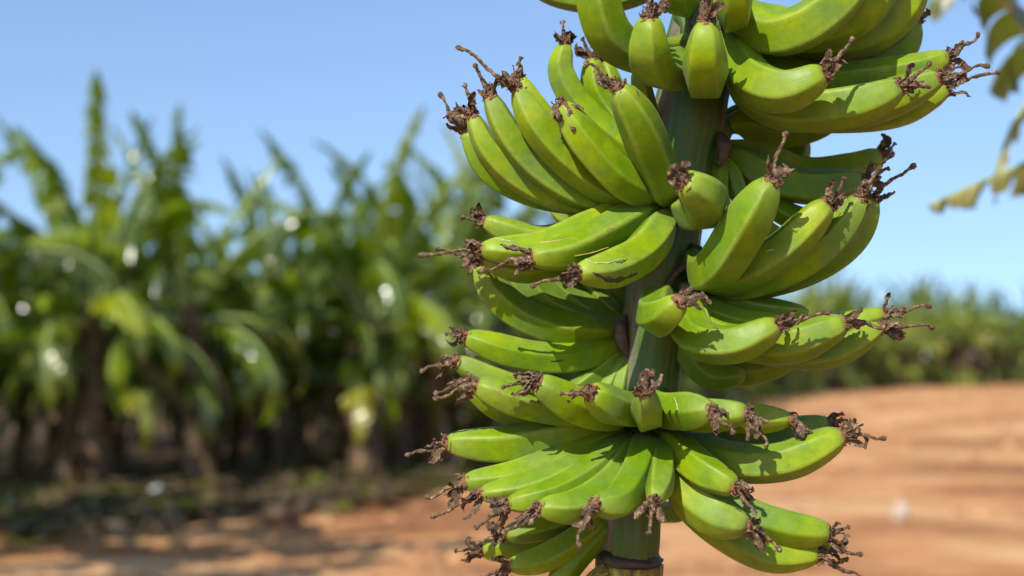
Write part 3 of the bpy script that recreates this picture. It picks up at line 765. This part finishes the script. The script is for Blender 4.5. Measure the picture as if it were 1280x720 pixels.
B_('n', [(782,632,20),(752,651,0),(716,677,-20),(676,699,-30),(638,707,-32)], 20, ((-1,.5,0), 34))
B_('n', [(780,628,38),(742,646,40),(702,668,40),(652,684,38),(604,689,36)], 20, ((-1,-.1,0), 30))
B_('n', [(780,622,20),(737,640,8),(690,655,0),(632,668,-4)], 18, ((-1,.3,0), 34))
B_('n', [(782,636,10),(748,666,-10),(716,702,-15),(690,735,-18)], 19)
B_('n', [(790,630,25),(770,655,35),(750,672,50),(725,690,70)], 15)
B_('n', [(795,625,30),(825,640,45),(855,640,70)], 15)

K = 60
RIDGE = []
def banana_sect(seed, roll):
    r = random.Random(seed)
    an = np.array([roll+2*math.pi*i/5+r.uniform(-.13, .13) for i in range(5)]); di = np.array([r.uniform(.755, .850) for _ in range(5)])
    tw = r.uniform(-.25, .25)
    def f(th, t):
        c_ = np.cos(th[:, None]-an[None, :]-tw*t)
        q = np.where(c_ > .05, di[None, :]/np.maximum(c_, .05), 50.0)
        q = np.concatenate([q, np.full((len(th), 1), 1.05)], 1)
        s_ = (q**-34).sum(1)**(-1/34)
        RIDGE.extend(list(np.clip((s_-.86)/.11, 0, 1)*min(1, max(0, (t-.04)*9))))
        k = math.sin(math.pi*min(1, max(0, t*.97)))**.45
        return (1-k)*.90+k*s_*1.03
    return f
def flower(P0, T, D, length, seed, rtip):
    """dried flower remnant: rusty stub, crumpled tepals, stiff style ending in a knob"""
    r = random.Random(seed); mb = MB(); s = U
    T = np.array(T, float); D = np.array(D, float); D /= np.linalg.norm(D); P0 = np.array(P0, float)
    rv = lambda k=1: np.array([r.uniform(-1, 1) for _ in range(3)])*k
    # stub
    c = [P0-T*4*s, P0+T*2*s+rv(s), P0+T*6*s+rv(s*1.5)]
    cc, _ = spline(c, 7)
    tube(mb, cc, [rtip*k for k in (1.02, 1.05, .95, .85, .8, .62, .3)], 16, rv(), jitter=.22, rng=r, mi=1)
    # frilly rim
    side = np.cross(T, (0.13, .2, 1)); side /= np.linalg.norm(side)+1e-9; s2 = np.cross(T, side)
    for q in range(22):
        a = r.uniform(0, 6.28); o_ = side*math.cos(a)+s2*math.sin(a)
        p0 = P0+o_*rtip*r.uniform(.5, 1.02)+T*r.uniform(0, 4)*s
        p1 = p0+(o_*r.uniform(-.2, .9)+T*r.uniform(.3, 1)+rv(.5))*r.uniform(2, 5)*s
        p2 = p1+(D*.6+rv(.9))*r.uniform(2, 5)*s
        cc, _ = spline([p0, p1, p2], 6)
        tube(mb, cc, [s*k for k in (1.5, 1.4, 1.1, .9, .7, .4)], 5, rv(), flat=r.uniform(.3, 1), jitter=.3, rng=r, mi=r.choice([0, 0, 1]))
    # style
    L = length*s*1.03
    b1 = P0+T*5*s; b2 = b1+D*L*.4+rv(L*.07); b3 = b1+D*L*.75+rv(L*.09); b4 = b1+D*L+rv(L*.07)
    cc, _ = spline([b1, b2, b3, b4], 30)
    w0 = r.uniform(1.9, 3.0)
    rr = [s*(w0*1.25-(w0*1.25-1.7)*min(1, t*1.25)) for t in np.linspace(0, 1, 30)]
    for k_, m_ in ((-5, 1.2), (-4, 1.6), (-3, 1.95), (-2, 1.8), (-1, .9)): rr[k_] *= m_
    tube(mb, cc, rr, 9, rv(), jitter=.16, rng=r)
    # tepals: crumpled concave sheets along the first half of the style
    for q in range(r.randint(3, 6)):
        a = r.uniform(0, 6.28); o_ = side*math.cos(a)+s2*math.sin(a)
        base = P0+o_*rtip*.55+T*3*s; ln = r.uniform(.25, .6)*min(L, 42*s)+6*s; w_ = r.uniform(3.2, 7.0)*s
        d = D*r.uniform(.6, 1)+o_*r.uniform(0, .6)+rv(.25); d /= np.linalg.norm(d)
        cur = [base, base+d*ln*.4+rv(2.0*s), base+d*ln*.75+o_*r.uniform(-2, 6)*s+rv(2.5*s), base+d*ln*.95+rv(6*s)+o_*r.uniform(0, 5)*s]
        cc, _ = spline(cur, 11); t_, n_, bb = frames(cc, rv())
        V = []; m_ = 5; tw = r.uniform(-1.5, 1.5)
        for i in range(11):
            t = i/10; ww = w_*(math.sin(math.pi*(t*.8+.15)))**.7*r.uniform(.7, 1.15); ang = tw*t
            for j in range(m_):
                x = (j/(m_-1)-.5)*2
                V.append(cc[i]+(math.cos(ang)*n_[i]+math.sin(ang)*bb[i])*x*ww+(math.cos(ang)*bb[i]-math.sin(ang)*n_[i])*(ww*.8*x*x+r.uniform(-1, 1)*.9*s))
        Fc = [(i*m_+j, i*m_+j+1, (i+1)*m_+j+1, (i+1)*m_+j) for i in range(10) for j in range(m_-1)]
        mb.add(V, Fc, None, r.random() < .5, 0)
    # curled filaments
    for q in range(r.randint(6, 10)):
        p = P0+T*r.uniform(3, 9)*s+rv(3*s); pts = [p]; d = D*.5+rv(1)
        for i in range(4):
            d = d+rv(.9); d /= np.linalg.norm(d); pts.append(pts[-1]+d*r.uniform(1.6, 3.8)*s)
        cc, _ = spline(pts, 12); tube(mb, cc, [s*r.uniform(.35, .9)]*10+[s*1.4, s*.9], 5, rv(), mi=0)
    from mathutils import noise as mn
    out = []
    for v in mb.v:
        p = Vector(v); a = mn.noise_vector(p/(7*s)); b = mn.noise_vector(p/(2.4*s)+Vector((9, 3, 1)))
        out.append(tuple(p+a*1.2*s+b*1.0*s))
    mb.v = out
    return mb
BVHS = {}; BOBJ = {}
idx = 0
for hk, lst in H.items():
    for q, (pts, r_, fl, roll) in enumerate(lst):
        seed = 1000+idx*13; rg = random.Random(seed)
        wp = [P(*p) for p in pts]
        c, L = spline(wp, 46)
        # apparent radius -> real radius at the middle's distance
        Dm = 1.3+pts[len(pts)//2][2]*U; rw = r_/F*Dm*.985
        blunt = rg.uniform(.50, .62)
        rr = []
        for i in range(46):
            t = i/45
            neck = .40+.60*min(1, max(0, (t-.02)/.27))**1.0
            neck = .40+.60*(lambda z: z*z*(3-2*z))(min(1, max(0, (t-.0)/.30)))
            z = max(0, (t-.72)/.28); tip = 1-(1-blunt)*z**2.2
            rr.append(rw*neck*tip)
        rr[-1] *= .80; rr[-2] *= .93
        tt_ = np.linspace(0, 1, 46); fr_ = frames(c, (0, 0, 1))
        w1 = rg.uniform(-1, 1)*1.6*U; w2 = rg.uniform(-1, 1)*1.2*U
        c = c+(np.sin(tt_*math.pi)**2)[:, None]*fr_[2]*w1+(np.sin(tt_*2*math.pi)*(1-tt_))[:, None]*fr_[1]*w2
        b1_, b2_, p1_ = rg.uniform(.0, .035), rg.uniform(0, .02), rg.uniform(0, 6)
        rr = [a_*(1+b1_*math.sin(7*t_+p1_)+b2_*math.sin(15*t_+p1_*2)) for a_, t_ in zip(rr, tt_)]
        cen = (c[0]+c[-1])/2-c[23]
        if np.linalg.norm(cen) < 1e-4: cen = np.array((0, 0, 1.))
        mb = MB()
        rl = (roll if roll is not None else rg.uniform(-.35, .35))
        RIDGE.clear()
        tube(mb, c, rr, K, cen, banana_sect(seed, rl+math.pi/5))
        o = part('banana', mb, M_BAN, c[0])
        ra = o.data.attributes.new('ridge', 'FLOAT', 'POINT'); ra.data.foreach_set('value', RIDGE)
        o['group'] = 'green bananas of the bunch'
        BVHS[(hk, q)] = BVHTree.FromPolygons([Vector(v) for v in mb.v], mb.f); BOBJ[(hk, q)] = o
        if fl:
            T = c[-1]-c[-3]; T /= np.linalg.norm(T)
            d3 = P(pts[-1][0]+fl[0][0]*10, pts[-1][1]+fl[0][1]*10, pts[-1][2]+fl[0][2]*10)-P(*pts[-1])
            D = np.array(d3.normalized())*1.0
            fm = flower(c[-1], T, D, fl[1], seed+5, rr[-1]*.92)
            me = fm.mesh('dried_flower', [M_FLOWER, M_STUB], c[-1])
            fo = link('dried_flower', me, o, Vector(c[-1])-Vector(c[0]))
        idx += 1
    # the crown: cushion that joins this hand's necks to the stalk
    bs = [np.array(P(*p[0][0])) for p in lst]
    if len(bs) >= 3:
        bs.sort(key=lambda v: v[0]+.2*v[1])
        cc, _ = spline(bs, 24)
        # pull towards the stalk axis a little
        mb = MB(); n_ = 24
        tube(mb, cc, [U*(15+3*math.sin(i*.9)) if 1 < i < n_-2 else U*9 for i in range(n_)], 18, (0, 0, 1), lambda th, t: 1+.06*np.cos(9*th+8*t))
        part('crown', mb, M_STALK, cc[0])
print('bananas', idx)
# bract scars: mauve-brown leathery cushions beside the crowns
for pts, rs in (([(900,168,-22),(905,182,-30),(902,198,-30),(896,208,-28)], (5, 9, 7, 3)),
                ([(783,395,-12),(776,412,-22),(778,430,-24),(786,446,-20)], (4, 9, 8, 3)),
                ([(872,330,-50),(852,336,-50),(838,350,-52),(830,372,-48)], (4, 4.5, 4.5, 3)),
                ([(832,560,-46),(834,572,-50),(836,584,-46)], (5, 7, 4))):
    cc, _ = spline([P(*p) for p in pts], 16); mb = MB()
    tube(mb, cc, [U*float(np.interp(i/15, np.linspace(0, 1, len(rs)), rs)) for i in range(16)], 14, (0, 1, 0), lambda th, t: 1+.08*np.cos(4*th+5*t))
    part('bract_scar', mb, M_SCARB, cc[0])
# marks on single fruits: dark scars and threads of dried sap lying on the skin
def mark(key, pxs, ws, m, name, rise=.0004):
    bv = BVHS[key]; o = BOBJ[key]; pts = []
    n_ = 22; xs = np.linspace(0, 1, n_); a = np.array(pxs, float); tt = np.linspace(0, 1, len(a))
    hit = []
    for t in xs:
        x = float(np.interp(t, tt, a[:, 0])); y = float(np.interp(t, tt, a[:, 1]))
        d = (at(x, y, 1)-CAM).normalized(); h = bv.ray_cast(CAM, d)
        if h[0] is not None: hit.append((h[0]-d*0, h[1] if h[1].dot(d) < 0 else -h[1], t))
    if len(hit) < 4: print('mark missed', key); return
    V = []; 
    for i, (p, nn, t) in enumerate(hit):
        q = hit[min(i+1, len(hit)-1)][0]-hit[max(i-1, 0)][0]; s = nn.cross(q).normalized(); w_ = float(np.interp(t, np.linspace(0, 1, len(ws)), ws))*U*.62*(1+.35*math.sin(t*23+pxs[0][0])+.2*math.sin(t*51))
        for k, hgt in ((-1, -.0003), (-.5, rise), (0, rise*1.3), (.5, rise), (1, -.0003)):
            pp = p+s*w_*k
            near = bv.find_nearest(pp)
            nrm = near[1] if near[1].dot(nn) > 0 else -near[1]
            V.append(near[0]+nrm*hgt)
    Fc = [(i*5+j, i*5+j+1, (i+1)*5+j+1, (i+1)*5+j) for i in range(len(hit)-1) for j in range(4)]
    mb = MB(); mb.add(V, Fc); o0 = Vector(BO)+o.location
    me = mb.mesh(name, m, o0); link(name, me, o)
mark(('e', 0), [(740,340),(752,346),(765,351),(778,349),(796,342)], (.7, 5, 8, 7, 3.5), M_BLACKSCAR, 'skin_scar')
mark(('e', 0), [(770,328),(777,328),(784,324)], (1, 3, 1), M_BLACKSCAR, 'skin_scar')
mark(('e', 0), [(728,323),(742,329),(760,329),(778,324)], (.8, 1.3, 1.4, 1), M_SAP, 'sap_thread', .0008)
mark(('e', 1), [(672,304),(690,302),(718,298)], (.6, 1.1, .6), M_SAPY, 'sap_thread', .0007)
mark(('e', 1), [(718,320),(740,316),(760,309)], (.6, 1.1, .6), M_SAPY, 'sap_thread', .0007)
mark(('e', 2), [(612,296),(628,300),(645,303)], (.6, 1.1, .8), M_SAP, 'sap_thread', .0007)
mark(('c', 1), [(795,112),(797,117),(799,121)], (1, 2.5, 1), M_BLACKSCAR, 'skin_scar')
mark(('c', 11), [(846,240),(851,252),(856,266)], (1, 1.6, .6), M_BLACKSCAR, 'skin_scar')
mark(('g', 1), [(957,315),(963,312),(968,313)], (1, 2, 1), M_SAP, 'sap_thread', .0002)
mark(('j', 3), [(608,468),(622,470),(636,471)], (.8, 1.2, .8), M_SAP, 'sap_thread', .0008)
mark(('k', 0), [(843,497),(846,505),(847,513)], (.5, 1, .6), M_SAP, 'sap_thread', .0005)
mark(('h', 0), [(892,410),(898,411)], (1.2, 1.5), M_BLACKSCAR, 'skin_scar')
mark(('i', 5), [(688,451),(696,451),(704,450)], (1, 2.5, 1), M_BLACKSCAR, 'skin_scar')
